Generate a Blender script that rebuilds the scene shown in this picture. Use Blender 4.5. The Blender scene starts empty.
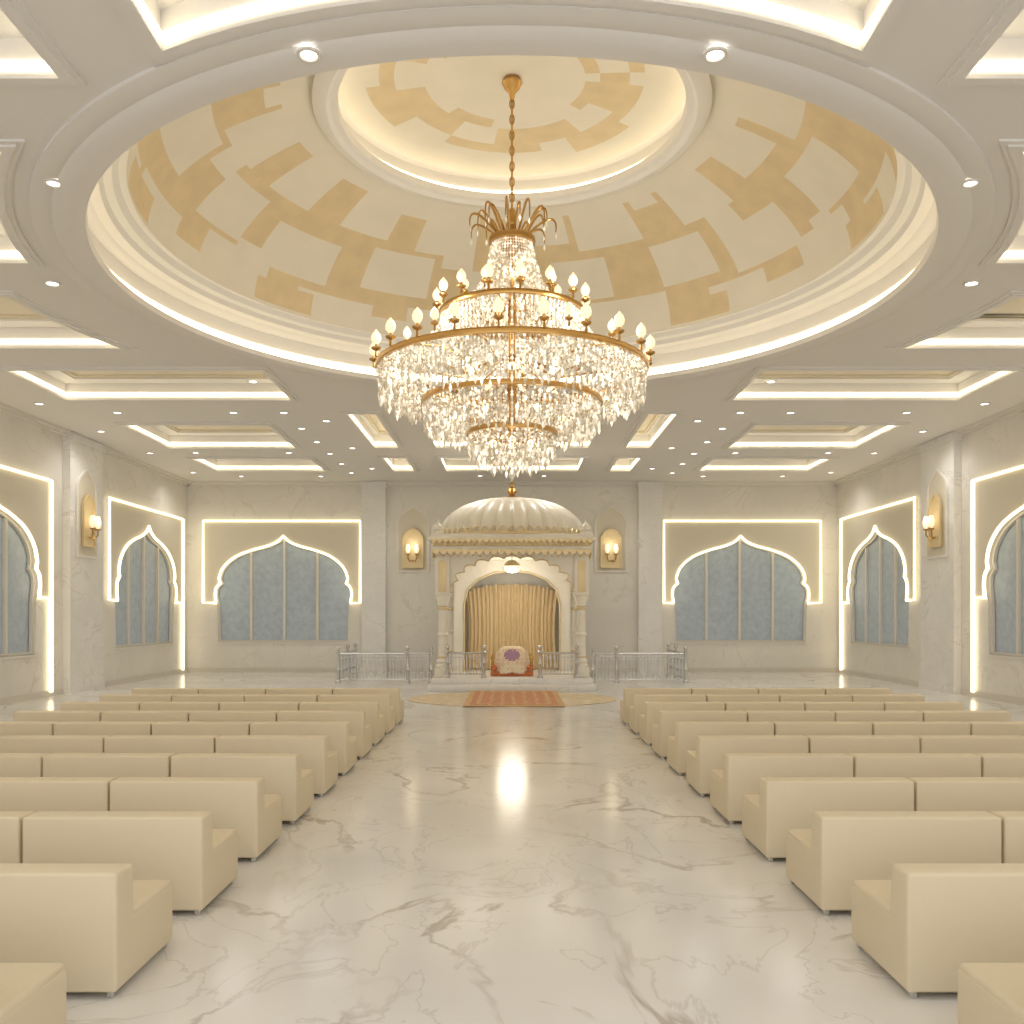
import bpy, bmesh, math, random
from mathutils import Vector, Matrix
random.seed(7)
S=bpy.context.scene
COL=S.collection
pi=math.pi

# ------------------------------------------------------------ materials
def lin(c):
    def f(v):
        v/=255.0
        return v/12.92 if v<=0.04045 else ((v+0.055)/1.055)**2.4
    return (f(c[0]),f(c[1]),f(c[2]),1.0)
def mat(name,c,rough=0.5,metal=0.0,emit=None,es=0.0,bump=0.0,bscale=30,var=0.0,vscale=2.0,trans=0.0,coat=0.0):
    m=bpy.data.materials.new(name); m.use_nodes=True
    nt=m.node_tree; b=nt.nodes['Principled BSDF']
    b.inputs['Base Color'].default_value=lin(c)
    b.inputs['Roughness'].default_value=rough
    b.inputs['Metallic'].default_value=metal
    b.inputs['Transmission Weight'].default_value=trans
    b.inputs['Coat Weight'].default_value=coat
    if emit: 
        b.inputs['Emission Color'].default_value=lin(emit); b.inputs['Emission Strength'].default_value=es
    tc=nt.nodes.new('ShaderNodeTexCoord')
    if var>0:
        n=nt.nodes.new('ShaderNodeTexNoise'); n.inputs['Scale'].default_value=vscale; n.inputs['Detail'].default_value=3
        nt.links.new(tc.outputs['Object'],n.inputs['Vector'])
        r=nt.nodes.new('ShaderNodeValToRGB')
        a=lin([max(0,v*(1-var)) for v in c]); d=lin([min(255,v*(1+var)) for v in c])
        r.color_ramp.elements[0].color=a; r.color_ramp.elements[1].color=d
        r.color_ramp.elements[0].position=0.3; r.color_ramp.elements[1].position=0.7
        nt.links.new(n.outputs['Fac'],r.inputs['Fac']); nt.links.new(r.outputs['Color'],b.inputs['Base Color'])
    if bump>0:
        n=nt.nodes.new('ShaderNodeTexNoise'); n.inputs['Scale'].default_value=bscale; n.inputs['Detail'].default_value=2
        nt.links.new(tc.outputs['Object'],n.inputs['Vector'])
        bp=nt.nodes.new('ShaderNodeBump'); bp.inputs['Strength'].default_value=bump; bp.inputs['Distance'].default_value=0.02
        nt.links.new(n.outputs['Fac'],bp.inputs['Height']); nt.links.new(bp.outputs['Normal'],b.inputs['Normal'])
    return m
def marble(name,base,vein,rough,scale=0.35,strength=0.6,width=0.018,cloud=0.03):
    m=bpy.data.materials.new(name); m.use_nodes=True
    nt=m.node_tree; N=nt.nodes; L=nt.links; b=N['Principled BSDF']
    b.inputs['Roughness'].default_value=rough
    tc=N.new('ShaderNodeTexCoord')
    def vein_mask(sc,w,off,dist):
        mp=N.new('ShaderNodeMapping'); mp.inputs['Location'].default_value=off; mp.inputs['Rotation'].default_value=(0.3,0.5,0.7)
        mp.inputs['Scale'].default_value=(1.0,0.7,1.0)
        L.new(tc.outputs['Object'],mp.inputs['Vector'])
        n=N.new('ShaderNodeTexNoise'); n.inputs['Scale'].default_value=sc; n.inputs['Detail'].default_value=6; n.inputs['Roughness'].default_value=0.55
        n.inputs['Distortion'].default_value=dist
        L.new(mp.outputs[0],n.inputs['Vector'])
        s=N.new('ShaderNodeMath'); s.operation='SUBTRACT'; s.inputs[1].default_value=0.5; L.new(n.outputs['Fac'],s.inputs[0])
        a=N.new('ShaderNodeMath'); a.operation='ABSOLUTE'; L.new(s.outputs[0],a.inputs[0])
        r=N.new('ShaderNodeMapRange'); r.inputs[1].default_value=0; r.inputs[2].default_value=w; r.inputs[3].default_value=1; r.inputs[4].default_value=0
        L.new(a.outputs[0],r.inputs[0])
        return r.outputs[0]
    v1=vein_mask(scale,width,(3,1,7),1.1)
    v2=vein_mask(scale*2.3,width*0.6,(9,4,2),0.8)
    # break-up mask
    n3=N.new('ShaderNodeTexNoise'); n3.inputs['Scale'].default_value=scale*1.3; n3.inputs['Detail'].default_value=2
    L.new(tc.outputs['Object'],n3.inputs['Vector'])
    mr=N.new('ShaderNodeMapRange'); mr.inputs[1].default_value=0.38; mr.inputs[2].default_value=0.6; L.new(n3.outputs['Fac'],mr.inputs[0])
    m1=N.new('ShaderNodeMath'); m1.operation='MULTIPLY'; L.new(v1,m1.inputs[0]); L.new(mr.outputs[0],m1.inputs[1])
    m2=N.new('ShaderNodeMath'); m2.operation='MULTIPLY'; L.new(v2,m2.inputs[0]); m2.inputs[1].default_value=0.4
    mx=N.new('ShaderNodeMath'); mx.operation='MAXIMUM'; L.new(m1.outputs[0],mx.inputs[0]); L.new(m2.outputs[0],mx.inputs[1])
    ms=N.new('ShaderNodeMath'); ms.operation='MULTIPLY'; L.new(mx.outputs[0],ms.inputs[0]); ms.inputs[1].default_value=strength
    cl=n3
    cr=N.new('ShaderNodeValToRGB')
    cr.color_ramp.elements[0].position=0.3; cr.color_ramp.elements[1].position=0.65
    cr.color_ramp.elements[0].color=lin([v*(1-cloud) for v in base]); cr.color_ramp.elements[1].color=lin([min(255,v*(1+cloud*0.5)) for v in base])
    L.new(cl.outputs['Fac'],cr.inputs['Fac'])
    mix=N.new('ShaderNodeMixRGB'); L.new(ms.outputs[0],mix.inputs['Fac']); L.new(cr.outputs['Color'],mix.inputs['Color1']); mix.inputs['Color2'].default_value=lin(vein)
    L.new(mix.outputs[0],b.inputs['Base Color'])
    return m

M={}
M['floor']=marble('floor_marble',(232,230,227),(164,152,138),0.15,0.42,0.75,0.017,0.04)
M['wall']=marble('wall_marble',(231,227,219),(192,182,168),0.4,0.55,0.4,0.014,0.02)
M['pil']=marble('pilaster_marble',(235,233,229),(178,170,158),0.3,0.8,0.4,0.014,0.02)
M['plaster']=mat('beige_plaster',(221,213,195),0.6,bump=0.05,bscale=8)
M['ceil']=mat('ceiling_paint',(234,231,227),0.6)
M['coffer']=mat('coffer_panel_paint',(228,218,197),0.6)
M['domec']=mat('dome_cream',(231,225,211),0.65,var=0.012,vscale=1.5)
M['domeg']=mat('dome_gold_leaf',(220,201,163),0.55,var=0.025,vscale=2.5)
M['led']=mat('led_strip_warm',(255,246,226),0.5,emit=(255,240,205),es=3.9)
M['led2']=mat('led_tube_warm',(255,246,226),0.5,emit=(255,239,198),es=2.0)
M['down']=mat('downlight_lens',(255,255,250),0.5,emit=(255,252,245),es=5.0)
M['trimw']=mat('white_trim',(232,228,220),0.4)
M['sofa']=mat('cream_leather',(226,212,184),0.6,bump=0.04,bscale=60)
M['metal']=mat('brushed_steel',(205,205,205),0.28,metal=1.0)
M['gold']=mat('polished_brass',(190,152,94),0.28,metal=1.0)
M['goldp']=mat('gold_ornament',(228,208,164),0.4,metal=0.3,bump=0.4,bscale=14)
M['bulb']=mat('candle_bulb',(255,240,210),0.3,emit=(255,226,172),es=3.0)
M['pend']=mat('pendant_glass',(255,244,222),0.3,emit=(255,236,200),es=1.6)
M['tulip']=mat('bulb_glass_shade',(250,240,220),0.15,emit=(255,232,188),es=0.6)
M['cmarble']=marble('canopy_marble',(236,230,216),(204,188,158),0.35,1.2,0.3,0.01,0.02)
M['curtain']=mat('gold_curtain_fabric',(230,208,168),0.6,bump=0.05,bscale=40)
M['frame']=mat('window_frame_cream',(226,221,210),0.45)
M['base']=mat('baseboard_stone',(216,210,199),0.35)
def crystalmat():
    m=bpy.data.materials.new('glowing_cut_crystal'); m.use_nodes=True
    nt=m.node_tree; N=nt.nodes; L=nt.links; b=N['Principled BSDF']; b.inputs['Roughness'].default_value=0.12
    g=N.new('ShaderNodeNewGeometry'); 
    n=N.new('ShaderNodeTexWhiteNoise'); n.noise_dimensions='1D'
    L.new(g.outputs['Random Per Island'],n.inputs['W'])
    r=N.new('ShaderNodeValToRGB'); e=r.color_ramp.elements
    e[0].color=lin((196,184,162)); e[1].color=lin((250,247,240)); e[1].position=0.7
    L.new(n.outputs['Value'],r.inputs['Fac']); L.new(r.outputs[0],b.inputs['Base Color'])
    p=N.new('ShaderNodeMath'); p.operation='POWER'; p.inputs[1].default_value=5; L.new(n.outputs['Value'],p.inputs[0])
    q=N.new('ShaderNodeMath'); q.operation='MULTIPLY_ADD'; q.inputs[1].default_value=1.3; q.inputs[2].default_value=0.05; L.new(p.outputs[0],q.inputs[0])  # sparkle imitated: random beads get paler colour and added glow, no lamp inside
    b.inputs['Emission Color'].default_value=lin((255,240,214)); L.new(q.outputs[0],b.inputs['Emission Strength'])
    return m
M['crystal']=crystalmat()
for k_ in('crystal','tulip','bulb','down','pend'):
    M[k_].cycles.emission_sampling='NONE'

def glassmat():
    m=bpy.data.materials.new('frosted_blue_glass'); m.use_nodes=True
    nt=m.node_tree; N=nt.nodes; L=nt.links; b=N['Principled BSDF']
    tc=N.new('ShaderNodeTexCoord')
    n=N.new('ShaderNodeTexNoise'); n.inputs['Scale'].default_value=5; n.inputs['Detail'].default_value=6; n.inputs['Roughness'].default_value=0.7
    L.new(tc.outputs['Object'],n.inputs['Vector'])
    r=N.new('ShaderNodeValToRGB'); r.color_ramp.elements[0].position=0.3; r.color_ramp.elements[1].position=0.75
    r.color_ramp.elements[0].color=lin((170,184,198)); r.color_ramp.elements[1].color=lin((200,212,224))
    L.new(n.outputs['Fac'],r.inputs['Fac']); L.new(r.outputs[0],b.inputs['Base Color'])
    b.inputs['Roughness'].default_value=0.4
    bp=N.new('ShaderNodeBump'); bp.inputs['Strength'].default_value=0.3; L.new(n.outputs['Fac'],bp.inputs['Height']); L.new(bp.outputs[0],b.inputs['Normal'])
    return m
M['glass']=glassmat()
def rugmat(name,c1,c2,c3,sc):
    m=bpy.data.materials.new(name); m.use_nodes=True
    nt=m.node_tree; N=nt.nodes; L=nt.links; b=N['Principled BSDF']; b.inputs['Roughness'].default_value=0.9
    tc=N.new('ShaderNodeTexCoord')
    v=N.new('ShaderNodeTexVoronoi'); v.inputs['Scale'].default_value=sc; v.distance='MANHATTAN'; v.inputs['Randomness'].default_value=0.25
    L.new(tc.outputs['Object'],v.inputs['Vector'])
    r=N.new('ShaderNodeValToRGB'); r.color_ramp.interpolation='CONSTANT'
    e=r.color_ramp.elements; e[0].color=lin(c2); e[0].position=0; e[1].color=lin(c1); e[1].position=0.28
    x=e.new(0.5); x.color=lin(c3); x=e.new(0.62); x.color=lin(c1)
    L.new(v.outputs['Distance'],r.inputs['Fac']); L.new(r.outputs[0],b.inputs['Base Color'])
    return m
M['rug']=rugmat('red_patterned_carpet',(206,150,112),(228,198,152),(180,110,84),3.4)
M['rug2']=rugmat('beige_patterned_carpet',(218,202,174),(232,222,202),(198,178,142),1.6)
M['rugb']=mat('carpet_gold_border',(208,170,124),0.9,var=0.08,vscale=9)
M['cloth']=rugmat('brocade_cloth_ivory',(238,222,194),(224,190,134),(216,166,148),7)
M['purple']=rugmat('brocade_cloth_purple',(184,146,172),(230,208,166),(158,116,156),8)
M['redcloth']=rugmat('brocade_cloth_red',(206,126,82),(232,194,128),(184,90,66),6)

# ------------------------------------------------------------ mesh builder
class B:
    def __init__(s): s.v=[];s.f=[];s.m=[];s.mats=[]
    def mi(s,m):
        m=M[m]
        if m not in s.mats: s.mats.append(m)
        return s.mats.index(m)
    def add(s,vs,fs,m,T=None):
        o=len(s.v); k=s.mi(m)
        for p in vs:
            p=Vector(p)
            if T is not None: p=T@p
            s.v.append(p)
        for f in fs: s.f.append([i+o for i in f]); s.m.append(k)
    def box(s,x0,x1,y0,y1,z0,z1,m,bev=0,T=None,seg=2):
        if bev<=0:
            vs=[(x,y,z) for x in (x0,x1) for y in (y0,y1) for z in (z0,z1)]
            fs=[(0,1,3,2),(4,6,7,5),(0,4,5,1),(2,3,7,6),(0,2,6,4),(1,5,7,3)]
            s.add(vs,fs,m,T); return
        bm=bmesh.new(); bmesh.ops.create_cube(bm,size=1)
        for v in bm.verts: v.co=Vector(((x0+x1)/2+v.co.x*(x1-x0),(y0+y1)/2+v.co.y*(y1-y0),(z0+z1)/2+v.co.z*(z1-z0)))
        bmesh.ops.bevel(bm,geom=bm.edges[:],offset=bev,segments=seg,profile=0.5,affect='EDGES')
        s.bm(bm,m,T)
    def bm(s,bm,m,T=None):
        bm.verts.index_update()
        s.add([v.co.copy() for v in bm.verts],[[v.index for v in f.verts] for f in bm.faces],m,T); bm.free()
    def lathe(s,prof,m,c=(0,0,0),n=32,T=None,rf=None):
        vs=[];fs=[]
        for (r,z) in prof:
            for i in range(n):
                a=2*pi*i/n; rr=r*(rf(a,z) if rf else 1)
                vs.append((c[0]+rr*math.cos(a),c[1]+rr*math.sin(a),c[2]+z))
        for j in range(len(prof)-1):
            for i in range(n):
                k=(i+1)%n
                fs.append((j*n+i,j*n+k,(j+1)*n+k,(j+1)*n+i))
        s.add(vs,fs,m,T)
    def tube(s,pts,r,m,n=8,closed=False,T=None):
        pts=[Vector(p) for p in pts]; N=len(pts); vs=[];fs=[]
        up0=None
        for i,p in enumerate(pts):
            if closed: d=(pts[(i+1)%N]-pts[i-1])
            else: d=pts[min(i+1,N-1)]-pts[max(i-1,0)]
            d.normalize()
            if up0 is None:
                up0=Vector((0,0,1)) if abs(d.z)<0.9 else Vector((1,0,0))
            a=d.cross(up0)
            if a.length<1e-4: a=d.cross(Vector((1,0,0)))
            a.normalize(); b=a.cross(d); up0=b
            rr=r[i] if isinstance(r,(list,tuple)) else r
            for k in range(n):
                t=2*pi*k/n
                vs.append(p+a*math.cos(t)*rr+b*math.sin(t)*rr)
        for i in range(N if closed else N-1):
            j=(i+1)%N
            for k in range(n):
                l=(k+1)%n
                fs.append((i*n+k,i*n+l,j*n+l,j*n+k))
        if not closed:
            fs.append(list(range(n))); fs.append([ (N-1)*n+k for k in range(n)])
        s.add(vs,fs,m,T)
    def octa(s,p,r,h,m):
        x,y,z=p
        s.add([(x,y,z+h),(x+r,y,z),(x,y+r,z),(x-r,y,z),(x,y-r,z),(x,y,z-h)],
              [(0,1,2),(0,2,3),(0,3,4),(0,4,1),(5,2,1),(5,3,2),(5,4,3),(5,1,4)],m)
    def build(s,name,smooth=40,parent=None,recalc=True,origin=None):
        me=bpy.data.meshes.new(name)
        if origin is not None:
            o=Vector(origin); vv=[p-o for p in s.v]
        else: vv=s.v
        me.from_pydata([tuple(p) for p in vv],[],s.f)
        for m in s.mats: me.materials.append(m)
        me.polygons.foreach_set('material_index',s.m)
        if recalc:
            bm=bmesh.new(); bm.from_mesh(me); bmesh.ops.recalc_face_normals(bm,faces=bm.faces[:]); bm.to_mesh(me); bm.free()
        if smooth:
            me.polygons.foreach_set('use_smooth',[True]*len(me.polygons))
            me.set_sharp_from_angle(angle=math.radians(smooth))
        me.update()
        ob=bpy.data.objects.new(name,me); COL.objects.link(ob)
        if origin is not None: ob.location=origin
        if parent: ob.parent=parent
        return ob
def empty(name,loc=(0,0,0)):
    e=bpy.data.objects.new(name,None); COL.objects.link(e); e.location=loc; return e
def fill2d(loops,thick):
    cu=bpy.data.curves.new('tmp','CURVE'); cu.dimensions='2D'; cu.fill_mode='BOTH'; cu.extrude=thick/2
    for lp in loops:
        sp=cu.splines.new('POLY'); sp.points.add(len(lp)-1)
        for i,p in enumerate(lp): sp.points[i].co=(p[0],p[1],0,1)
        sp.use_cyclic_u=True
    ob=bpy.data.objects.new('tmp',cu); COL.objects.link(ob)
    bpy.context.view_layer.update()
    dg=bpy.context.evaluated_depsgraph_get()
    me=bpy.data.meshes.new_from_object(ob.evaluated_get(dg))
    vs=[v.co.copy() for v in me.vertices]; fs=[list(p.vertices) for p in me.polygons]
    bpy.data.objects.remove(ob); bpy.data.curves.remove(cu); bpy.data.meshes.remove(me)
    return vs,fs
def slab(b,loops,thick,m,mp):
    vs,fs=fill2d(loops,thick)
    b.add([mp(v) for v in vs],fs,m)
def rect(x0,x1,y0,y1): return [(x0,y0),(x1,y0),(x1,y1),(x0,y1)]
def area(l): return 0.5*sum(l[i][0]*l[(i+1)%len(l)][1]-l[(i+1)%len(l)][0]*l[i][1] for i in range(len(l)))
def offset(l,d): # positive d = outward
    if area(l)<0: l=l[::-1]
    out=[];n=len(l)
    for i in range(n):
        p0=Vector(l[i-1]);p1=Vector(l[i]);p2=Vector(l[(i+1)%n])
        e1=(p1-p0).normalized();e2=(p2-p1).normalized()
        n1=Vector((e1.y,-e1.x));n2=Vector((e2.y,-e2.x))
        t=(n1+n2); k=t.length_squared
        t=t*(2/k) if k>0.3 else n1
        out.append(tuple(p1+t*d))
    return out
def smoothpts(P,k=6):
    out=[]
    n=len(P)
    for i in range(n-1):
        p0=Vector(P[max(i-1,0)]);p1=Vector(P[i]);p2=Vector(P[i+1]);p3=Vector(P[min(i+2,n-1)])
        for j in range(k):
            t=j/k
            out.append(tuple(0.5*((2*p1)+(p2-p0)*t+(2*p0-5*p1+4*p2-p3)*t*t+(3*p1-p0-3*p2+p3)*t**3)))
    out.append(tuple(P[-1]))
    return out

# ------------------------------------------------------------ dimensions (metres)
W=12.8; DB=36.0; HC=7.49; Y0=-3.0
CY=14.65  # dome centre distance
# ------------------------------------------------------------ floor
b=B(); b.box(-W-0.4,W+0.4,Y0,DB+0.4,-0.2,0,'floor'); b.build('floor',0)

# ------------------------------------------------------------ windows
ZB=2.72; SILL=1.19
def arch_half(a):
    f=a/2.65
    low=smoothpts([(-a,ZB),(-a-0.06,ZB+0.3),(-a-0.02,ZB+0.6),(-a+0.16*f,ZB+0.78)],4)
    big=smoothpts([(-a+0.16*f,ZB+0.78),(-a+0.10*f,ZB+1.0),(-a+0.28*f,ZB+1.42),(-a+0.75*f,ZB+1.82),(-a+1.4*f,ZB+2.08),(-a+2.0*f,ZB+2.24),(-a+2.42*f,ZB+2.42),(0,ZB+2.64)],5)
    return low[:-1]+big
def arch(a,c):
    h=arch_half(a)
    r=[(-x,z) for x,z in h[:-1]][::-1]
    return [(c+x,z) for x,z in h+r]
def win_hole(a,c):
    A=arch(a,c)
    return [(c-a+0.05,SILL)]+A+[(c+a-0.05,SILL)]
wn=[0]
def window(c,a,fo0,fo1,mp,long_side=None,npane=4):
    wn[0]+=1
    name='window_%d'%wn[0]
    E=empty(name,mp((c,SILL,0)))
    def par(o):
        o.parent=E; o.matrix_parent_inverse=Matrix.Translation(-Vector(mp((c,SILL,0))))
    ZT=5.95
    p=B()
    H=arch(a,c)
    outer=[(fo0,ZB),(fo0,ZT),(fo1,ZT),(fo1,ZB)]
    loop=outer+[(q[0],q[1]) for q in H[::-1]]
    slab(p,[loop],0.05,'plaster',lambda v:mp((v.x,v.y,0.025+v.z)))
    par(p.build('arch_panel',0))
    g=B(); hole=win_hole(a,c)
    slab(g,[offset(hole,0.02)],0.03,'glass',lambda v:mp((v.x,v.y,-0.17+v.z)))
    par(g.build('frosted_glass',0))
    f=B()
    slab(f,[hole,offset(hole,-0.07)],0.08,'frame',lambda v:mp((v.x,v.y,-0.10+v.z)))
    for i in range(1,npane):
        u=c-a+2*a*i/npane+(0.0)
        zt=ZB+2.5
        for k in range(len(H)-1):
            if (H[k][0]-u)*(H[k+1][0]-u)<=0 and H[k][1]>ZB+0.9: zt=H[k][1]; break
        w=0.05
        vs=[mp((u+s*w,z,d)) for s in(-1,1) for z in (SILL,zt) for d in (-0.16,-0.08)]
        f.add(vs,[(0,1,3,2),(4,6,7,5),(0,4,5,1),(2,3,7,6),(0,2,6,4),(1,5,7,3)],'frame')
    vs=[mp((u,z,d)) for u in(c-a-0.1,c+a+0.1) for z in (SILL-0.06,SILL) for d in (-0.2,0.05)]
    f.add(vs,[(0,1,3,2),(4,6,7,5),(0,4,5,1),(2,3,7,6),(0,2,6,4),(1,5,7,3)],'trimw')
    par(f.build('window_frame',0))
    l=B()
    out=[(fo0,ZB),(fo0,ZT),(fo1,ZT),(fo1,ZB)]
    path=[mp((q[0],q[1],0.08)) for q in out+H[::-1]]
    l.tube(path,0.045,'led2',6,closed=True)
    if long_side is not None:
        l.tube([mp((long_side,ZT,0.08)),mp((long_side,0.12,0.08))],0.055,'led2',6)
    par(l.build('led_light_outline',0))
    return win_hole(a,c)
back=lambda p:(p[0],DB-p[2],p[1])
left=lambda p:(-W+p[2],p[0],p[1])
right=lambda p:(W-p[2],p[0],p[1])
holesB=[window(-9.0,2.62,-12.15,-5.98,back),window(9.0,2.62,5.98,12.15,back)]
sw=[(22.0,2.55,18.8,25.2,25.2),(32.0,2.55,28.85,35.3,35.3),(10.0,2.55,6.8,13.2,13.2)]
holesL=[window(c,a,f0,f1,left,ls) for c,a,f0,f1,ls in sw]
holesR=[window(c,a,f0,f1,right,ls) for c,a,f0,f1,ls in sw]
def wall(name,u0,u1,holes,mp):
    w=B()
    slab(w,[rect(u0,u1,-0.15,HC+0.3)]+holes,0.4,'wall',lambda v:mp((v.x,v.y,-0.2+v.z)))
    w.build(name,0)
wall('wall_back',-W-0.4,W+0.4,holesB,back)
wall('wall_left',Y0,DB,holesL,left)
wall('wall_right',Y0,DB,holesR,right)
def bx(b,mp,u0,u1,z0,z1,d0,d1,m):
    vs=[mp((u,z,d)) for u in(u0,u1) for z in (z0,z1) for d in (d0,d1)]
    b.add(vs,[(0,1,3,2),(4,6,7,5),(0,4,5,1),(2,3,7,6),(0,2,6,4),(1,5,7,3)],m)
for nm,mp,u0,u1 in(('back',back,-W,W),('left',left,Y0,DB-0.0),('right',right,Y0,DB-0.0)):
    q=B(); bx(q,mp,u0,u1,0,0.14,0,0.05,'base'); bx(q,mp,u0,u1,0.14,0.17,0,0.03,'base'); q.build('baseboard_'+nm,0)
k=0
for mp,u0,u1 in((back,-W,W),(left,Y0,DB),(right,Y0,DB)):
    k+=1; q=B()
    bx(q,mp,u0,u1,HC-0.08,HC,0,0.22,'trimw'); bx(q,mp,u0,u1,HC-0.15,HC-0.08,0,0.12,'trimw')
    q.build('trim_%d'%k,0)
tn=[3]
def pilaster(mp,u0,u1,d):
    tn[0]+=1
    q=B(); bx(q,mp,u0,u1,0,HC-0.15,0.0,d,'pil'); bx(q,mp,u0-0.05,u1+0.05,0,0.2,0,d+0.04,'pil'); bx(q,mp,u0-0.04,u1+0.04,HC-0.25,HC-0.02,0,d+0.04,'pil')
    return q.build('trim_%d'%tn[0],0)
pilaster(back,-5.88,-4.95,0.3); pilaster(back,4.95,5.88,0.3)
for mp in(left,right):
    pilaster(mp,26.0,28.1,0.22)
    pilaster(mp,14.6,16.8,0.22)
def niche(mp,c,d,w=0.58,z0=4.0,zs=5.7):
    q=B()
    pts=[(c-w,z0),(c-w,zs)]+smoothpts([(c-w,zs),(c-w*0.92,zs+0.36),(c-w*0.45,zs+0.62),(c,zs+0.78)],4)[1:]
    rr=[(2*c-u,z) for u,z in pts[:-1]][::-1]
    loop=pts+rr
    slab(q,[offset(loop,0.07),loop],0.06,'trimw',lambda v:mp((v.x,v.y,d+0.03+v.z)))
    slab(q,[loop],0.02,'plaster',lambda v:mp((v.x,v.y,d+0.01+v.z)))
    q.build('wall_niche',0)
def sconce(mp,c,z,d,w=0.42):
    q=B()
    lp=[(c-w,z-0.75),(c+w,z-0.75),(c+w,z+0.45),(c+w*0.6,z+0.7),(c,z+0.82),(c-w*0.6,z+0.7),(c-w,z+0.45)]
    slab(q,[lp],0.05,'goldp',lambda v:mp((v.x,v.y,d+0.045+v.z)))
    slab(q,[lp,offset(lp,-0.05)],0.05,'goldp',lambda v:mp((v.x,v.y,d+0.085+v.z)))
    def at(u,zz,dd): return mp((u,zz,dd))
    for s in(-1,1):
        q.tube([at(c,z-0.45,d+0.08),at(c+s*0.1,z-0.5,d+0.2),at(c+s*0.17,z-0.38,d+0.26),at(c+s*0.17,z-0.25,d+0.26)],0.022,'gold',6)
        T=Matrix.Translation(at(c+s*0.17,z-0.25,d+0.26))
        q.lathe([(0.001,0),(0.07,0.01),(0.09,0.05),(0.03,0.06)],'gold',n=14,T=T)
        q.lathe([(0.03,0.05),(0.085,0.14),(0.1,0.24),(0.075,0.36),(0.06,0.42)],'tulip',n=14,T=T)
        q.lathe([(0.01,0.06),(0.05,0.14),(0.055,0.2),(0.02,0.3),(0.001,0.33)],'bulb',n=12,T=T)
    o=q.build('wall_sconce',40)
    L=bpy.data.lights.new('sconce_lamp','POINT'); L.energy=6; L.color=(1,0.9,0.72); L.shadow_soft_size=0.2
    lo=bpy.data.objects.new('sconce_lamp',L); COL.objects.link(lo); lo.location=at(c,z+0.15,d+0.55); lo.parent=o
for c in(-3.9,3.9):
    niche(back,c,0.0); sconce(back,c,4.85,0.02)
for mp in(left,right):
    niche(mp,26.95,0.22); sconce(mp,26.95,5.0,0.24,0.36)

# ------------------------------------------------------------ ceiling with dome opening and coffers
circ=lambda r,n=160:[(r*math.cos(2*pi*i/n),CY+r*math.sin(2*pi*i/n)) for i in range(n)]
cof=[]
def arcx(y,r): return math.sqrt(max(0,r*r-(y-CY)**2))
for s in(-1,1):
    def R(x0,x1,y0,y1): return [(s*x0,y0),(s*x1,y0),(s*x1,y1),(s*x0,y1)]
    cof.append(R(6.7,10.7,25,28.5)); cof.append(R(6.7,10.7,30.4,33))
    cof.append(R(3.5,4.3,23.6,28.4)); cof.append(R(3.5,4.3,30.2,33))
    cof.append(R(5.3,10.8,19.4,22.1))
    def A(y0,y1,r): 
        ys=[y0+(y1-y0)*i/12 for i in range(13)]
        return [(s*10.8,y1),(s*10.8,y0)]+[(s*arcx(y,r),y) for y in ys]
    cof.append(A(14.9,17.8,8.2)); cof.append(A(10.2,13.5,7.2))
    cof.append(R(4.35,10.8,3.6,8.86))
cof.append(rect(-2.4,2.4,25,28.4)); cof.append(rect(-2.4,2.4,30.2,33))
g=[(-3.25,3.6),(3.25,3.6)]+[(x,CY-math.sqrt(7.0**2-x*x)) for x in [3.25-6.5*i/16 for i in range(17)]]
cof.append(g)
cof=[l if area(l)>0 else l[::-1] for l in cof]
b=B()
slab(b,[rect(-W-0.4,W+0.4,Y0,DB+0.4),circ(6.45)]+cof,0.12,'ceil',lambda v:(v.x,v.y,HC+0.06+v.z))
ceil=b.build('ceiling',0)
b=B(); led=B(); k=3
top=B(); mould=B()
for l in cof:
    n=len(l)
    vs=[];fs=[]
    for (x,y) in l: vs+= [(x,y,HC+0.1),(x,y,HC+0.46)]
    for i in range(n):
        j=(i+1)%n; fs.append((2*i,2*j,2*j+1,2*i+1))
    b.add(vs,fs,'ceil')
    slab(b,[offset(l,0.1)],0.05,'coffer',lambda v:(v.x,v.y,HC+0.47+v.z))
    ins=0.42 if min(max(p[0] for p in l)-min(p[0] for p in l),10)>1.5 else 0.14
    slab(b,[offset(l,0.02),offset(l,-ins)],0.08,'ceil',lambda v:(v.x,v.y,HC+0.40+v.z))
    slab(b,[offset(l,-ins),offset(l,-ins-0.07)],0.05,'coffer',lambda v:(v.x,v.y,HC+0.42+v.z))
    slab(mould,[offset(l,0.15),offset(l,0.0)],0.03,'ceil',lambda v:(v.x,v.y,HC-0.012+v.z))
    slab(mould,[offset(l,0.08),offset(l,-0.03)],0.03,'ceil',lambda v:(v.x,v.y,HC-0.036+v.z))
    i1=offset(l,-0.025); vs=[];fs=[]
    for (x,y) in i1: vs+= [(x,y,HC+0.05),(x,y,HC+0.13)]
    for i in range(n):
        j=(i+1)%n; fs.append((2*i,2*j,2*j+1,2*i+1))
    led.add(vs,fs,'led')
o=b.build('coffer_recess',0,recalc=False); o.parent=ceil
o=mould.build('coffer_moulding',0); o.parent=ceil
o=led.build('cove_led_strip',0,recalc=False); o.parent=ceil

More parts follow.
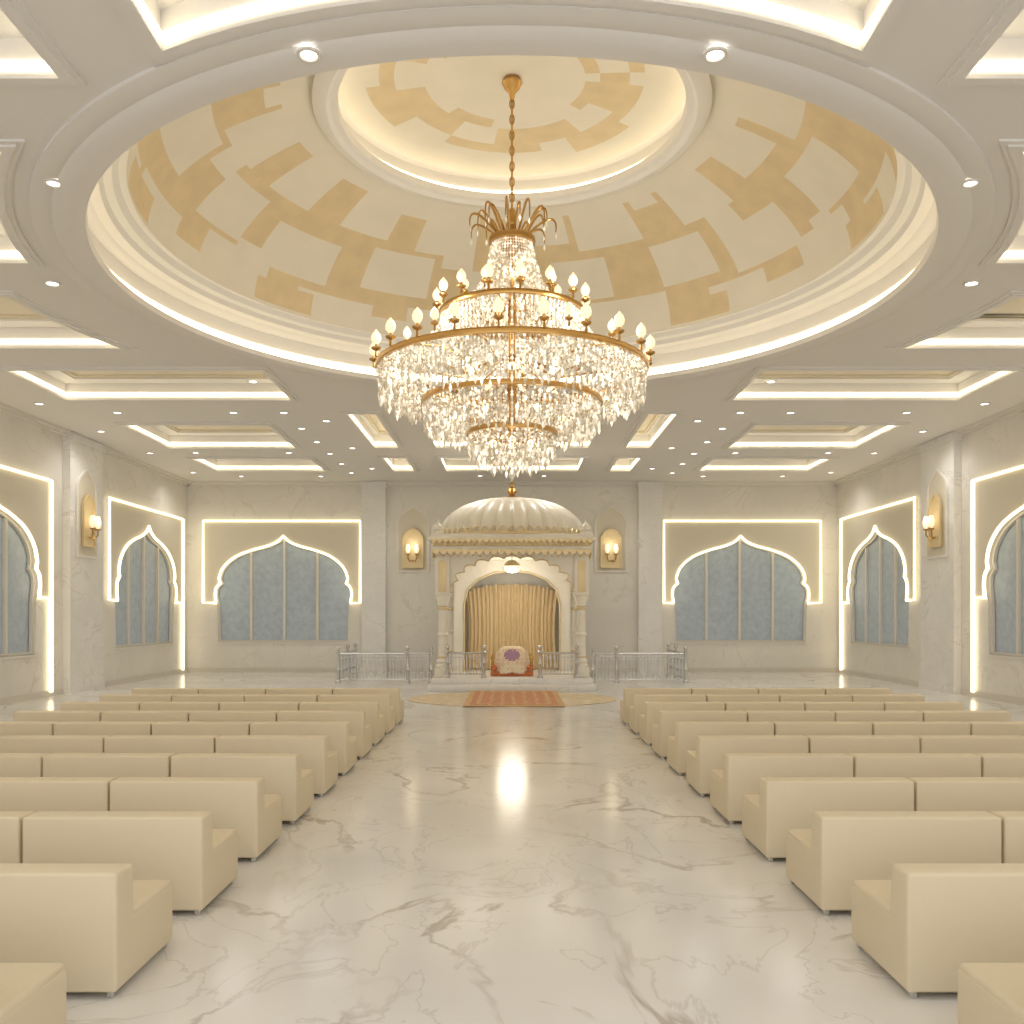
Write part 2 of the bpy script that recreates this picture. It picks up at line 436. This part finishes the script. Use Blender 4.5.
# dome
b=B()
c0=(0,CY,0)
b.lathe([(6.85,HC),(6.85,HC-0.04),(6.72,HC-0.06),(6.6,HC-0.04),(6.55,HC-0.07),(6.35,HC-0.08),(6.2,HC-0.06),(6.18,HC+0.03),(6.38,HC+0.03),(6.38,HC+0.5),(6.28,HC+0.52),(6.2,HC+0.6),(6.05,HC+0.62),(6.0,HC+0.7),(5.88,HC+0.72),(5.8,HC+0.8),(5.7,HC+0.8)],'ceil',c0,160)
b.lathe([(3.1,10.32),(3.14,10.2),(3.05,10.12),(2.92,10.1),(2.86,10.16),(2.76,10.17),(2.74,10.28),(2.92,10.29),(2.95,10.62),(2.8,10.66)],'ceil',c0,128)
ring=b.build('dome_cornice',35,recalc=False); ring.parent=ceil
b=B()
b.lathe([(6.36,HC+0.08),(6.36,HC+0.22)],'led',c0,160)
b.lathe([(2.9,10.31),(2.9,10.40)],'led',c0,128)
o=b.build('dome_led_strip',40,recalc=False); o.parent=ceil
NT=180; NR=36
A1=math.acos(3.1/5.7)
grid=[[0]*NT for _ in range(NR)]
def paint(t0,t1,a0,a1,v):
    for j in range(NR):
        t=(j+0.5)/NR
        if t0<=t<t1:
            i0=int(round(a0/2)); i1=int(round(a1/2))
            for i in range(i0,i1): grid[j][i%NT]=v
rd=random.Random(11)
paint(0.14,0.90,0,360,1)
tiers=[(0.0,0.26,16,24,4),(0.33,0.60,16,24,-8),(0.68,1.0,16,24,4)]
for (t0,t1,w,per,off) in tiers:
    for n_ in range(15):
        a=off+n_*per
        j=rd.choice([-2,0,2]); dt=rd.choice([-0.04,0,0,0.05]); ww=w+rd.choice([-2,0,2])
        paint(max(0,t0+dt),t1+dt,a+j,a+j+ww,0)
for n_ in range(15):
    a=n_*24
    if n_%2==0: paint(0.04,0.20,a-8,a+6,1)
    if n_%3==0: paint(0.10,0.36,a+8,a+14,0)
    if n_%3==1: paint(0.56,0.72,a+4,a+12,0)
    if n_%3==2: paint(0.84,1.0,a-4,a+4,0)
    if n_%5==3: paint(0.26,0.40,a+4,a+16,1)
vs=[];fs0=[];fs1=[]
for j in range(NR+1):
    a=A1*j/NR
    for i in range(NT):
        th=2*pi*i/NT
        vs.append((5.7*math.cos(a)*math.cos(th),CY+5.7*math.cos(a)*math.sin(th),HC+0.79+2.44*math.sin(a)))
for j in range(NR):
    for i in range(NT):
        f=(j*NT+i,j*NT+(i+1)%NT,(j+1)*NT+(i+1)%NT,(j+1)*NT+i)
        (fs1 if grid[j][i] else fs0).append(f)
b=B(); b.add(vs,fs0,'domec')
k=b.mi('domeg')
for f in fs1: b.f.append(list(f)); b.m.append(k)
o=len(b.v); NC=12
for j in range(NC+1):
    r=2.82*(1-j/NC)+0.001
    for i in range(72):
        th=2*pi*i/72; b.v.append(Vector((r*math.cos(th),CY+r*math.sin(th),10.65+0.2*(1-(r/2.82)**2))))
kc=b.mi('domec')
for j in range(NC):
    for i in range(72):
        b.f.append([o+j*72+i,o+j*72+(i+1)%72,o+(j+1)*72+(i+1)%72,o+(j+1)*72+i])
        gg=(3<=j<6 and (i//5+ (j//2))%3!=0) or (j==6 and (i//7)%3==0) or (2<=j<4 and (i//6)%4==1)
        b.m.append(k if gg else kc)
o=b.build('dome_shell',60,recalc=False); o.parent=ceil

# ------------------------------------------------------------ downlights
q=B(); q.lathe([(0.13,0.0),(0.13,-0.02),(0.1,-0.025),(0.085,-0.01)],'trimw',n=24); 
q.lathe([(0.001,-0.012),(0.085,-0.012)],'down',n=24)
base=q.build('ceiling_downlight',40,recalc=False); dmesh=base.data
first=[base]
LS=bpy.data.lights.new('downlight_beam','SPOT'); LS.energy=175; LS.color=(1,0.965,0.92); LS.spot_size=math.radians(160); LS.spot_blend=1.0; LS.shadow_soft_size=0.5
def downlight(x,y,z=HC,light=True,sc=1.0):
    if first: o=first.pop()
    else: o=bpy.data.objects.new('ceiling_downlight',dmesh); COL.objects.link(o)
    o.location=(x,y,z); o.scale=(sc,sc,1)
    if light:
        l=bpy.data.objects.new('downlight_beam',LS); COL.objects.link(l); l.parent=o; l.location=(0,0,-0.06)
for s in(-1,1):
    downlight(s*1.87,8.4,HC-0.075,sc=0.85,light=False); downlight(s*5.5,10.95,HC-0.05,sc=0.8,light=False)
    downlight(s*7.25,14.4,HC); downlight(s*5.8,20.45,HC,light=False)
    for y in(6.0,9.5,14.2,18.6,22.6,26,29.5,33.5): downlight(s*11.7,y,light=(y in(9.5,18.6,26,33.5)))
    for y in(23.6,29.45,34.4):
        for x in(7.2,10.2): downlight(s*x,y,light=(x==7.2 and y<34))
    for y in(23.6,25.6,27.6,29.6,31.6,33.6): downlight(s*5.9,y,light=False); 
    for y in(24.6,28.6,32.6): downlight(s*5.0,y,light=(y!=28.6))
    for x in(1.2,): downlight(s*x,29.3,light=True); downlight(s*x,24.2,light=False); downlight(s*x,34.3,light=False)
    downlight(s*3.85,5.0)

# ------------------------------------------------------------ sofas
bm=bmesh.new()
D=0.90
prof=[(0,0.04),(D,0.04),(D,0.42),(0.26,0.42),(0.24,0.74),(0,0.74)]
w=0.675
va=[bm.verts.new((-w,y,z)) for y,z in prof]; vb=[bm.verts.new((w,y,z)) for y,z in prof]
bm.faces.new(va); bm.faces.new(vb[::-1])
for i in range(len(prof)):
    j=(i+1)%len(prof); bm.faces.new((va[i],vb[i],vb[j],va[j]))
bmesh.ops.recalc_face_normals(bm,faces=bm.faces[:])
bmesh.ops.bevel(bm,geom=bm.edges[:],offset=0.022,segments=4,profile=0.5,affect='EDGES')
q=B(); q.bm(bm,'sofa')
q.box(-w+0.008,w-0.008,0.26,D-0.005,0.39,0.45,'sofa',0.022,seg=3)
for x in(-w+0.05,w-0.05):
    for y in(0.05,D-0.05):
        q.box(x-0.02,x+0.02,y-0.02,y+0.02,0,0.06,'metal',0.004)
sm=None
for kx in range(11):
    y=3.85+1.48*kx
    for s in(-1,1):
        for mcol in range(4):
            x=s*(2.3+0.685+1.37*mcol)
            if sm is None:
                o=q.build('armless_sofa',50); sm=o.data
            else:
                o=bpy.data.objects.new('armless_sofa',sm); COL.objects.link(o)
            o.location=(x,y,0)

# ------------------------------------------------------------ chandelier
CH=B(); C=(0,CY)
def P(r,a,z): return (C[0]+r*math.cos(a),C[1]+r*math.sin(a),z)
CH.lathe([(0.001,10.84),(0.14,10.84),(0.16,10.78),(0.12,10.7),(0.05,10.62),(0.03,10.5)],'gold',(0,CY,0),24)
z=10.52
i=0
while z>8.75:
    T=Matrix.Translation((0,CY,z-0.07))@Matrix.Rotation(pi/2*(i%2),4,'Z')
    CH.tube([(0.035*math.cos(t),0,0.08*math.sin(t)) for t in [2*pi*k/10 for k in range(10)]],0.013,'gold',5,True,T)
    z-=0.125; i+=1
CH.tube([(0,CY,10.6),(0,CY,8.6)],0.018,'gold',6)
CH.lathe([(0.001,8.8),(0.05,8.75),(0.09,8.62),(0.05,8.5),(0.12,8.4),(0.3,8.3),(0.32,8.24),(0.1,8.2),(0.05,8.0),(0.05,7.2),(0.1,7.1),(0.06,6.9),(0.06,6.0),(0.12,5.9),(0.05,5.7),(0.05,5.3),(0.1,5.2),(0.001,4.95)],'gold',(0,CY,0),20)
for i in range(18):
    a=2*pi*i/18
    L=0.66 if i%2==0 else 0.5; hh=0.3 if i%2==0 else 0.44
    pts=[]
    for k in range(11):
        t=k/10
        pts.append(P(0.2+(L-0.15)*math.sin(t*pi*0.55),a,8.3+hh*math.sin(t*pi*0.9)))
    CH.tube(pts,[0.02]*7+[0.017,0.014,0.011,0.008],'gold',5)
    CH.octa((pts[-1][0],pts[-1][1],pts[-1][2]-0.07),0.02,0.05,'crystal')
R1,R2,R3,R4=(1.14,7.05),(2.14,6.16),(1.42,5.64),(0.7,5.16)
rings=[(0.34,8.24,0.045),(R1[0],R1[1],0.035),(R2[0],R2[1],0.042),(R3[0],R3[1],0.038),(R4[0],R4[1],0.038)]
for r,z,h in rings:
    CH.lathe([(r-0.025,z-h),(r+0.03,z-h),(r+0.04,z),(r+0.03,z+h),(r-0.025,z+h),(r-0.025,z-h)],'gold',(0,CY,0),96)
for r,z,h in rings[1:]:
    n=12 if r>1 else 6
    for i in range(n):
        a=2*pi*(i+0.5)/n
        CH.tube([P(0.05,a,z+0.25),P(r*0.35,a,z-0.06),P(r*0.7,a,z+0.1),P(r,a,z)],0.016,'gold',5)
chand=CH.build('chandelier',40)
CR=B()
rr=random.Random(3)
def strand(p0,p1,n,r=0.022,sag=0.0,drop=True):
    p0=Vector(p0);p1=Vector(p1)
    for k in range(n):
        t=(k+0.5)/n; p=p0.lerp(p1,t); p.z-=sag*4*t*(1-t)
        s=r*rr.uniform(0.7,1.15)
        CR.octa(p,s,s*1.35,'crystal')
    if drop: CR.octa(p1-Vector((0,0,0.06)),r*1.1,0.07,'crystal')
def fringe(r,z,n,L,beads,rad=0.0215):
    for i in range(n):
        a=2*pi*i/n
        LL=L*(0.86+0.14*math.cos(a*n/5))
        strand(P(r,a,z),P(r*0.985,a,z-LL),beads,rad)
fringe(2.14,R2[1]-.05,160,0.40,8); fringe(2.0,R2[1]-.06,120,0.50,9); fringe(1.8,R2[1]-.1,90,0.48,8)
fringe(1.42,R3[1]-.05,108,0.32,7); fringe(1.28,R3[1]-.08,80,0.42,8); fringe(1.08,R3[1]-.08,56,0.44,8)
fringe(0.7,R4[1]-.05,60,0.28,6); fringe(0.55,R4[1]-.08,42,0.38,7); fringe(0.3,R4[1]-.2,20,0.38,7)
fringe(1.14,R1[1]-.05,96,0.32,7); fringe(0.98,R1[1]-.08,72,0.42,8)
for i in range(50):
    a=2*pi*i/50
    pp=[P(0.32,a,8.2),P(0.38,a,7.9),P(0.49,a,7.57),P(0.68,a,7.26),P(1.08,a,7.07)]
    for k_ in range(4): strand(pp[k_],pp[k_+1],6 if k_<3 else 8,0.023,0,False)
for (r_,z_) in((0.39,7.85),(0.52,7.5),(0.72,7.22)):
    nn=int(2*pi*r_/0.07)
    for i in range(nn): 
        a=2*pi*i/nn; strand(P(r_+0.03,a,z_),P(r_+0.05,a,z_-0.16),3,0.023)
for i in range(60):
    a=2*pi*i/60
    strand(P(1.12,a,6.95),P(2.1,a,R2[1]+0.03),18,0.019,0.22,False)
for i in range(80):
    a=2*pi*i/80
    strand(P(2.1,a,R2[1]-0.1),P(1.42,a,R3[1]+0.04),10,0.022,0.08,False)
    strand(P(1.38,a,R3[1]-0.1),P(0.7,a,R4[1]+0.04),10,0.022,0.08,False)
for k in range(4): CR.octa((0,CY,4.88-0.09*k),0.05-0.006*k,0.06,'crystal')
CR.octa((0,CY,4.5),0.06,0.1,'crystal')
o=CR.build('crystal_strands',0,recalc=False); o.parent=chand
BL=B()
def candle(r,a,z,s=1.0):
    x,y,_=P(r,a,0)
    T=Matrix.Translation((x,y,z))@Matrix.Scale(s,4)
    BL.lathe([(0.001,-0.12),(0.03,-0.1),(0.02,0.0),(0.09,0.04),(0.1,0.07),(0.03,0.075)],'gold',n=12,T=T)
    BL.lathe([(0.028,0.06),(0.028,0.17)],'gold',n=8,T=T)
    BL.lathe([(0.035,0.13),(0.09,0.2),(0.1,0.27),(0.075,0.34),(0.03,0.39),(0.012,0.42)],'tulip',n=12,T=T)
for i in range(22): candle(2.2,2*pi*i/22+0.06,R2[1]+0.11,0.78)
for i in range(16): candle(1.2,2*pi*i/16+0.1,R1[1]+0.1,0.74)
for i in range(10): candle(1.68,2*pi*i/10+0.2,R2[1]+0.34,0.66)
for i in range(8): candle(0.76,2*pi*i/8+0.2,R1[1]+0.3,0.62)
bulbp=[(0.001,-0.07),(0.05,-0.04),(0.06,0),(0.04,0.05),(0.001,0.07)]
for i in range(8): BL.lathe(bulbp,'bulb',P(0.9,2*pi*i/8,6.0),10)
for i in range(8): BL.lathe(bulbp,'bulb',P(1.65,2*pi*(i+.5)/8,5.9),10)
for i in range(6): BL.lathe(bulbp,'bulb',P(0.8,2*pi*i/6,5.42),10)
for i in range(4): BL.lathe(bulbp,'bulb',P(0.3,2*pi*i/4,5.0),10)
for i in range(6): BL.lathe(bulbp,'bulb',P(0.17,2.4*i,7.95-0.14*i),10)
o=BL.build('candle_bulbs',40,recalc=False); o.parent=chand
for i in range(4):
    L=bpy.data.lights.new('chandelier_lamp','POINT'); L.energy=38; L.color=(1,0.92,0.78); L.shadow_soft_size=0.25
    lo=bpy.data.objects.new('chandelier_lamp',L); COL.objects.link(lo); lo.location=P(1.6,2*pi*i/4+0.7,6.9); lo.parent=chand

# ------------------------------------------------------------ platform, canopy
b=B()
b.box(-2.5,2.5,26.9,33.6,0,0.18,'pil',0.015); b.box(-2.42,2.42,27.3,33.6,0.18,0.35,'pil',0.015)
b.build('canopy_platform',40)
PZ=0.35
cano=empty('palki_canopy',(0,30,PZ))
def par(o,e=cano):
    o.parent=e; o.matrix_parent_inverse=Matrix.Translation(-e.location)
YF=28.0; YR=32.4; XC=2.12
b=B()
def column(x,y):
    c=(x,y,0)
    b.box(x-0.24,x+0.24,y-0.24,y+0.24,PZ,PZ+0.3,'cmarble',0.02)
    b.lathe([(0.22,PZ+0.3),(0.22,PZ+0.36),(0.17,PZ+0.42),(0.2,PZ+0.48),(0.15,PZ+0.56),(0.14,1.6),(0.17,1.63),(0.17,1.68),(0.14,1.72),(0.13,2.5),(0.17,2.54),(0.16,2.6),(0.22,2.78),(0.22,2.84)],'cmarble',c,24)
    b.lathe([(0.155,PZ+0.6),(0.175,PZ+0.63),(0.155,PZ+0.66)],'goldp',c,20)
    b.lathe([(0.15,2.42),(0.18,2.46),(0.15,2.5)],'goldp',c,20)
    b.box(x-0.22,x+0.22,y-0.22,y+0.22,2.84,4.15,'cmarble',0.02)
    b.box(x-0.12,x+0.12,y-0.235,y-0.2,2.95,3.9,'goldp',0.01)
for x in(-XC,XC):
    for y in(YF,YR): column(x,y)
def cusped(hw,zs,zt,n=9,amp=0.13):
    pts=[]
    N=n*8
    for i in range(N+1):
        t=i/N; a=pi-pi*t
        lobe=abs(math.sin(t*n*pi))
        r=1-(amp*(1-lobe)) 
        x=hw*math.cos(a)*r; z=zs+(zt-zs)*(math.sin(a)**0.85 if math.sin(a)>0 else 0)*r
        pts.append((x,z))
    return pts
def arch_face(bb,hw,zs,zt,ox,oz0,oz1,mp,m,th=0.2,n=9,amp=0.13):
    A=cusped(hw,zs,zt,n,amp)
    A[0]=(-hw,zs);A[-1]=(hw,zs)
    loop=[(-ox,oz0),(-ox,oz1),(ox,oz1),(ox,oz0),(hw,oz0)]+A[::-1]+[(-hw,oz0)]
    slab(bb,[loop],th,m,mp)
    return A
fm=lambda v:(v.x,YF-v.z,v.y)
A=arch_face(b,1.88,2.95,4.08,1.95,2.84,4.2,fm,'cmarble',0.24,11,0.09)
b.tube([(x,YF-0.13,z) for x,z in A],0.022,'goldp',6)
for s in(-1,1):
    A2=arch_face(b,1.75,2.95,3.98,1.98,2.84,4.2,lambda v:(s*XC-v.z,(YF+YR)/2+v.x,v.y),'cmarble',0.2)
par(b.build('columns_and_arches',35))
b=B()
for (e,z0,z1,m) in((0.14,4.15,4.24,'cmarble'),(0.24,4.24,4.34,'cmarble'),(0.2,4.34,4.5,'goldp'),(0.34,4.5,4.62,'cmarble'),(0.26,4.62,4.72,'cmarble')):
    b.box(-XC-e-0.08,XC+e+0.08,YF-e-0.1,YR+e,z0,z1,m,0.015)
def valance(u0,u1,mp,z,drop,n):
    for i in range(n):
        ua=u0+(u1-u0)*i/n; ub=u0+(u1-u0)*(i+1)/n; um=(ua+ub)/2
        w_=(ub-ua)/2
        lp=[(ua,z),(ub,z)]+[(um+w_*math.cos(t),z-drop*math.sin(t)) for t in [pi*k/8 for k in range(0,9)]]
        vs=[mp((u,zz,0)) for u,zz in lp]+[mp((u,zz,0.03)) for u,zz in lp]
        k=len(lp)
        b.add(vs,[list(range(k)),list(range(k,2*k))]+[(q_,(q_+1)%k,k+(q_+1)%k,k+q_) for q_ in range(k)],'goldp')
        b.lathe([(0.001,0.05),(0.035,0),(0.001,-0.06)],'goldp',mp((um,z-drop-0.04,0.015)),8)
valance(-2.4,2.4,lambda p:(p[0],YF-0.38+p[2],p[1]),4.24,0.16,22)
for s in(-1,1): valance(YF-0.3,YR+0.2,lambda p:(s*2.42-s*p[2],p[0],p[1]),4.24,0.16,20)
valance(-2.45,2.45,lambda p:(p[0],YF-0.47+p[2],p[1]),4.56,0.12,28)
par(b.build('cornice',40))
b=B()
NRIB=28
def rf(a,z):
    return 0.94+0.06*abs(math.sin(a*NRIB/2))**0.7
prof=[]
for i in range(25):
    t=i/24; a=t*pi/2
    r=2.42*math.cos(a)**0.8; z=4.78+1.3*math.sin(a)
    prof.append((max(r,0.02),z))
Td=Matrix.Translation((0,30.15,0))
b.lathe([(2.3,4.7),(2.44,4.72),(2.5,4.78)]+prof,'cmarble',n=NRIB*8,T=Td,rf=rf)
b.lathe([(2.50,4.70),(2.56,4.74),(2.50,4.8),(2.42,4.82)],'goldp',n=96,T=Td)
for i in range(NRIB*2):
    a=2*pi*i/(NRIB*2)
    pts=[(2.5*math.cos(a+q_*0.11/2)*(1-0.02*(1-q_*q_)),2.5*math.sin(a+q_*0.11/2)*(1-0.02*(1-q_*q_)),4.8+0.16*(1-q_*q_)) for q_ in(-1,-.6,-.2,.2,.6,1)]
    b.tube(pts,0.022,'goldp',5,T=Td)
b.lathe([(0.42,6.03),(0.46,6.08),(0.3,6.14),(0.12,6.18),(0.08,6.22),(0.17,6.32),(0.14,6.42),(0.05,6.47),(0.09,6.55),(0.03,6.62),(0.015,6.87),(0.001,6.92)],'gold',n=24,T=Td)
for x in(-2.25,2.25):
    for y in(YF-0.15,YR+0.1):
        b.lathe([(0.16,4.72),(0.17,4.76),(0.13,4.8),(0.17,4.86),(0.15,4.96),(0.06,5.04),(0.02,5.1),(0.001,5.2)],'cmarble',(x,y,0),16)
par(b.build('ribbed_dome',30))
# alcove
b=B()
rm=lambda v:(v.x,31.0-v.z,v.y)
A=arch_face(b,1.62,2.6,3.75,1.95,PZ,4.2,rm,'cmarble',0.16,1,0.0)
b.tube([(-1.62,30.9,PZ)]+[(x,30.9,z) for x,z in A]+[(1.62,30.9,PZ)],0.03,'goldp',6)
b.box(-2.0,2.0,32.55,32.65,PZ,4.2,'cmarble')
for s in(-1,1): b.box(s*1.95-0.05,s*1.95+0.05,31,32.6,PZ,4.2,'cmarble')
b.box(-2.2,2.2,28.1,32.5,4.1,4.15,'cmarble')
par(b.build('alcove',40))
b=B()
vs=[];fs=[];NU=220;NV=14
for j in range(NV+1):
    for i in range(NU+1):
        u=i/NU; v=j/NV
        x=-1.6+3.2*u
        ztop=2.95+0.4*math.sqrt(max(0,1-(x/1.65)**2))-0.07*abs(math.sin(u*pi*9))
        z=PZ+0.02+(ztop-PZ)*v
        fan=1-0.06*math.sin(v*pi)
        y=31.9+0.05*math.sin(u*2*pi*22+0.4*math.sin(v*3))+0.015*math.sin(u*2*pi*51)
        vs.append((x*fan,y,z))
for j in range(NV):
    for i in range(NU): fs.append((j*(NU+1)+i,j*(NU+1)+i+1,(j+1)*(NU+1)+i+1,(j+1)*(NU+1)+i))
b.add(vs,fs,'curtain')
par(b.build('curtain',60,recalc=False))
b=B()
b.tube([(0,29,4.12),(0,29,3.98)],0.015,'gold',6)
b.lathe([(0.001,4.0),(0.12,3.98),(0.26,3.86),(0.3,3.8)],'goldp',(0,29,0),20)
b.lathe([(0.28,3.8),(0.24,3.68),(0.12,3.6),(0.001,3.58)],'pend',(0,29,0),20)
for i in range(16): 
    a=2*pi*i/16; b.octa((0.29*math.cos(a),29+0.29*math.sin(a),3.74),0.02,0.06,'crystal')
par(b.build('pendant_lamp',40))
L=bpy.data.lights.new('canopy_lamp','POINT'); L.energy=65; L.color=(1,0.92,0.78); L.shadow_soft_size=0.5
lo=bpy.data.objects.new('canopy_lamp',L); COL.objects.link(lo); lo.location=(0,29.8,3.2); par(lo)

# throne with draped scripture
b=B()
b.box(-0.66,0.66,28.25,29.35,PZ,PZ+0.16,'redcloth',0.03)
for x in(-0.6,0.6):
    for y in(28.3,29.3):
        b.lathe([(0.05,PZ),(0.05,PZ+0.5),(0.08,PZ+0.55),(0.05,PZ+0.62),(0.001,PZ+0.68)],'gold',(x,y,0),12)
vs=[];fs=[];NU=64;NV=18
for j in range(NV+1):
    v=j/NV
    for i in range(NU):
        a=2*pi*i/NU
        sq=1/max(abs(math.cos(a))**2.6+abs(math.sin(a))**2.6,1e-6)**(1/2.6)
        r=(0.12+0.88*v**0.7) if j else 0.001
        x=0.66*r*sq*math.cos(a)*(1+0.03*math.sin(9*a)*v); y=28.75+0.56*r*sq*math.sin(a)
        z=PZ+0.12+0.78*(1-v**2.4)-0.06*v*abs(math.sin(4*a))*v+0.02
        vs.append((x,y,z))
fc=[];fp=[]
for j in range(NV):
    for i in range(NU):
        f=(j*NU+i,j*NU+(i+1)%NU,(j+1)*NU+(i+1)%NU,(j+1)*NU+i)
        c=sum((Vector(vs[q_]) for q_ in f),Vector())/4
        d=math.hypot(c.x/0.26,(c.z-PZ-0.66)/0.17)
        (fp if (c.y<28.75 and d<1) else fc).append(f)
b.add(vs,fc,'cloth'); k=b.mi('purple')
for f in fp: b.f.append([i+len(b.v)-len(vs) for i in f]); b.m.append(k)
for s in(-1,1):
    T=Matrix.Translation((s*0.56,28.4,PZ+0.26))@Matrix.Rotation(pi/2,4,'X')
    b.lathe([(0.001,-0.2),(0.08,-0.19),(0.1,-0.15),(0.1,0.15),(0.08,0.19),(0.001,0.2)],'redcloth',n=16,T=T)
b.build('draped_scripture_throne',50,recalc=False)

# ------------------------------------------------------------ railings
def railing(pts,z0,h,posts,m='metal',gap=0.11,name='metal_railing'):
    b=B()
    for i in range(len(pts)-1):
        p=Vector((pts[i][0],pts[i][1],0)); q=Vector((pts[i+1][0],pts[i+1][1],0)); d=q-p; L=d.length
        b.tube([p+Vector((0,0,z0+h)),q+Vector((0,0,z0+h))],0.035,m,8)
        b.tube([p+Vector((0,0,z0+h-0.12)),q+Vector((0,0,z0+h-0.12))],0.018,m,6)
        b.tube([p+Vector((0,0,z0+0.12)),q+Vector((0,0,z0+0.12))],0.022,m,6)
        n=int(L/gap)
        for k in range(1,n):
            c=p+d*(k/n)
            b.lathe([(0.012,z0+0.12),(0.012,z0+0.3),(0.024,z0+0.36),(0.012,z0+0.42),(0.012,z0+h*0.7),(0.022,z0+h*0.75),(0.012,z0+h*0.8),(0.012,z0+h)],m,(c.x,c.y,0),6)
    for (x,y) in posts:
        b.lathe([(0.001,z0),(0.09,z0),(0.09,z0+0.06),(0.055,z0+0.1),(0.055,z0+0.4),(0.075,z0+0.45),(0.05,z0+0.5),(0.05,z0+h-0.05),(0.08,z0+h),(0.08,z0+h+0.05),(0.03,z0+h+0.08),(0.07,z0+h+0.16),(0.06,z0+h+0.22),(0.001,z0+h+0.26)],m,(x,y,0),14)
    return b.build(name,40,recalc=False)
for s in(-1,1):
    railing([(s*2.68,30.2),(s*5.75,30.2),(s*5.75,33.5)],0,0.97,[(s*2.68,30.2),(s*3.45,30.2),(s*5.75,30.2),(s*5.75,32),(s*5.75,33.5)])
    railing([(s*0.85,27.5),(s*2.0,27.5)],PZ,0.75,[(s*0.85,27.5),(s*1.95,27.5)],'metal',0.1,'platform_railing')

# ------------------------------------------------------------ carpets
b=B(); lp=[(2.8*math.cos(t),24.5+2.2*math.sin(t)) for t in[2*pi*i/64 for i in range(64)]]
slab(b,[offset(lp,-0.12)],0.012,'rug2',lambda v:(v.x,v.y,0.006+v.z))
slab(b,[lp,offset(lp,-0.12)],0.014,'rug2',lambda v:(v.x,v.y,0.007+v.z))
b.build('oval_carpet',0)
b=B()
slab(b,[rect(-1.05,1.15,22.5,26.6)],0.014,'rug',lambda v:(v.x,v.y,0.021+v.z))
slab(b,[rect(-1.2,1.3,22.3,26.8),rect(-1.05,1.15,22.5,26.6)],0.016,'rugb',lambda v:(v.x,v.y,0.022+v.z))
slab(b,[rect(-0.9,1.0,22.7,26.4),rect(-0.8,0.9,22.85,26.25)],0.006,'rugb',lambda v:(v.x,v.y,0.031+v.z))
b.build('patterned_carpet',0)

# ------------------------------------------------------------ world + camera
w_=bpy.data.worlds.new('World'); S.world=w_; w_.use_nodes=True
w_.node_tree.nodes['Background'].inputs[0].default_value=(1.0,0.985,0.96,1); w_.node_tree.nodes['Background'].inputs[1].default_value=1.45
cam=bpy.data.cameras.new('camera'); co=bpy.data.objects.new('camera',cam); COL.objects.link(co)
co.location=(0,0,2.25); co.rotation_euler=(pi/2,0,0)
cam.sensor_width=36; cam.lens=36*913/1024; cam.shift_y=103/1024; cam.clip_end=200
S.camera=co
S.view_settings.view_transform='Standard'
S.view_settings.look='None'
S.view_settings.exposure=0.08
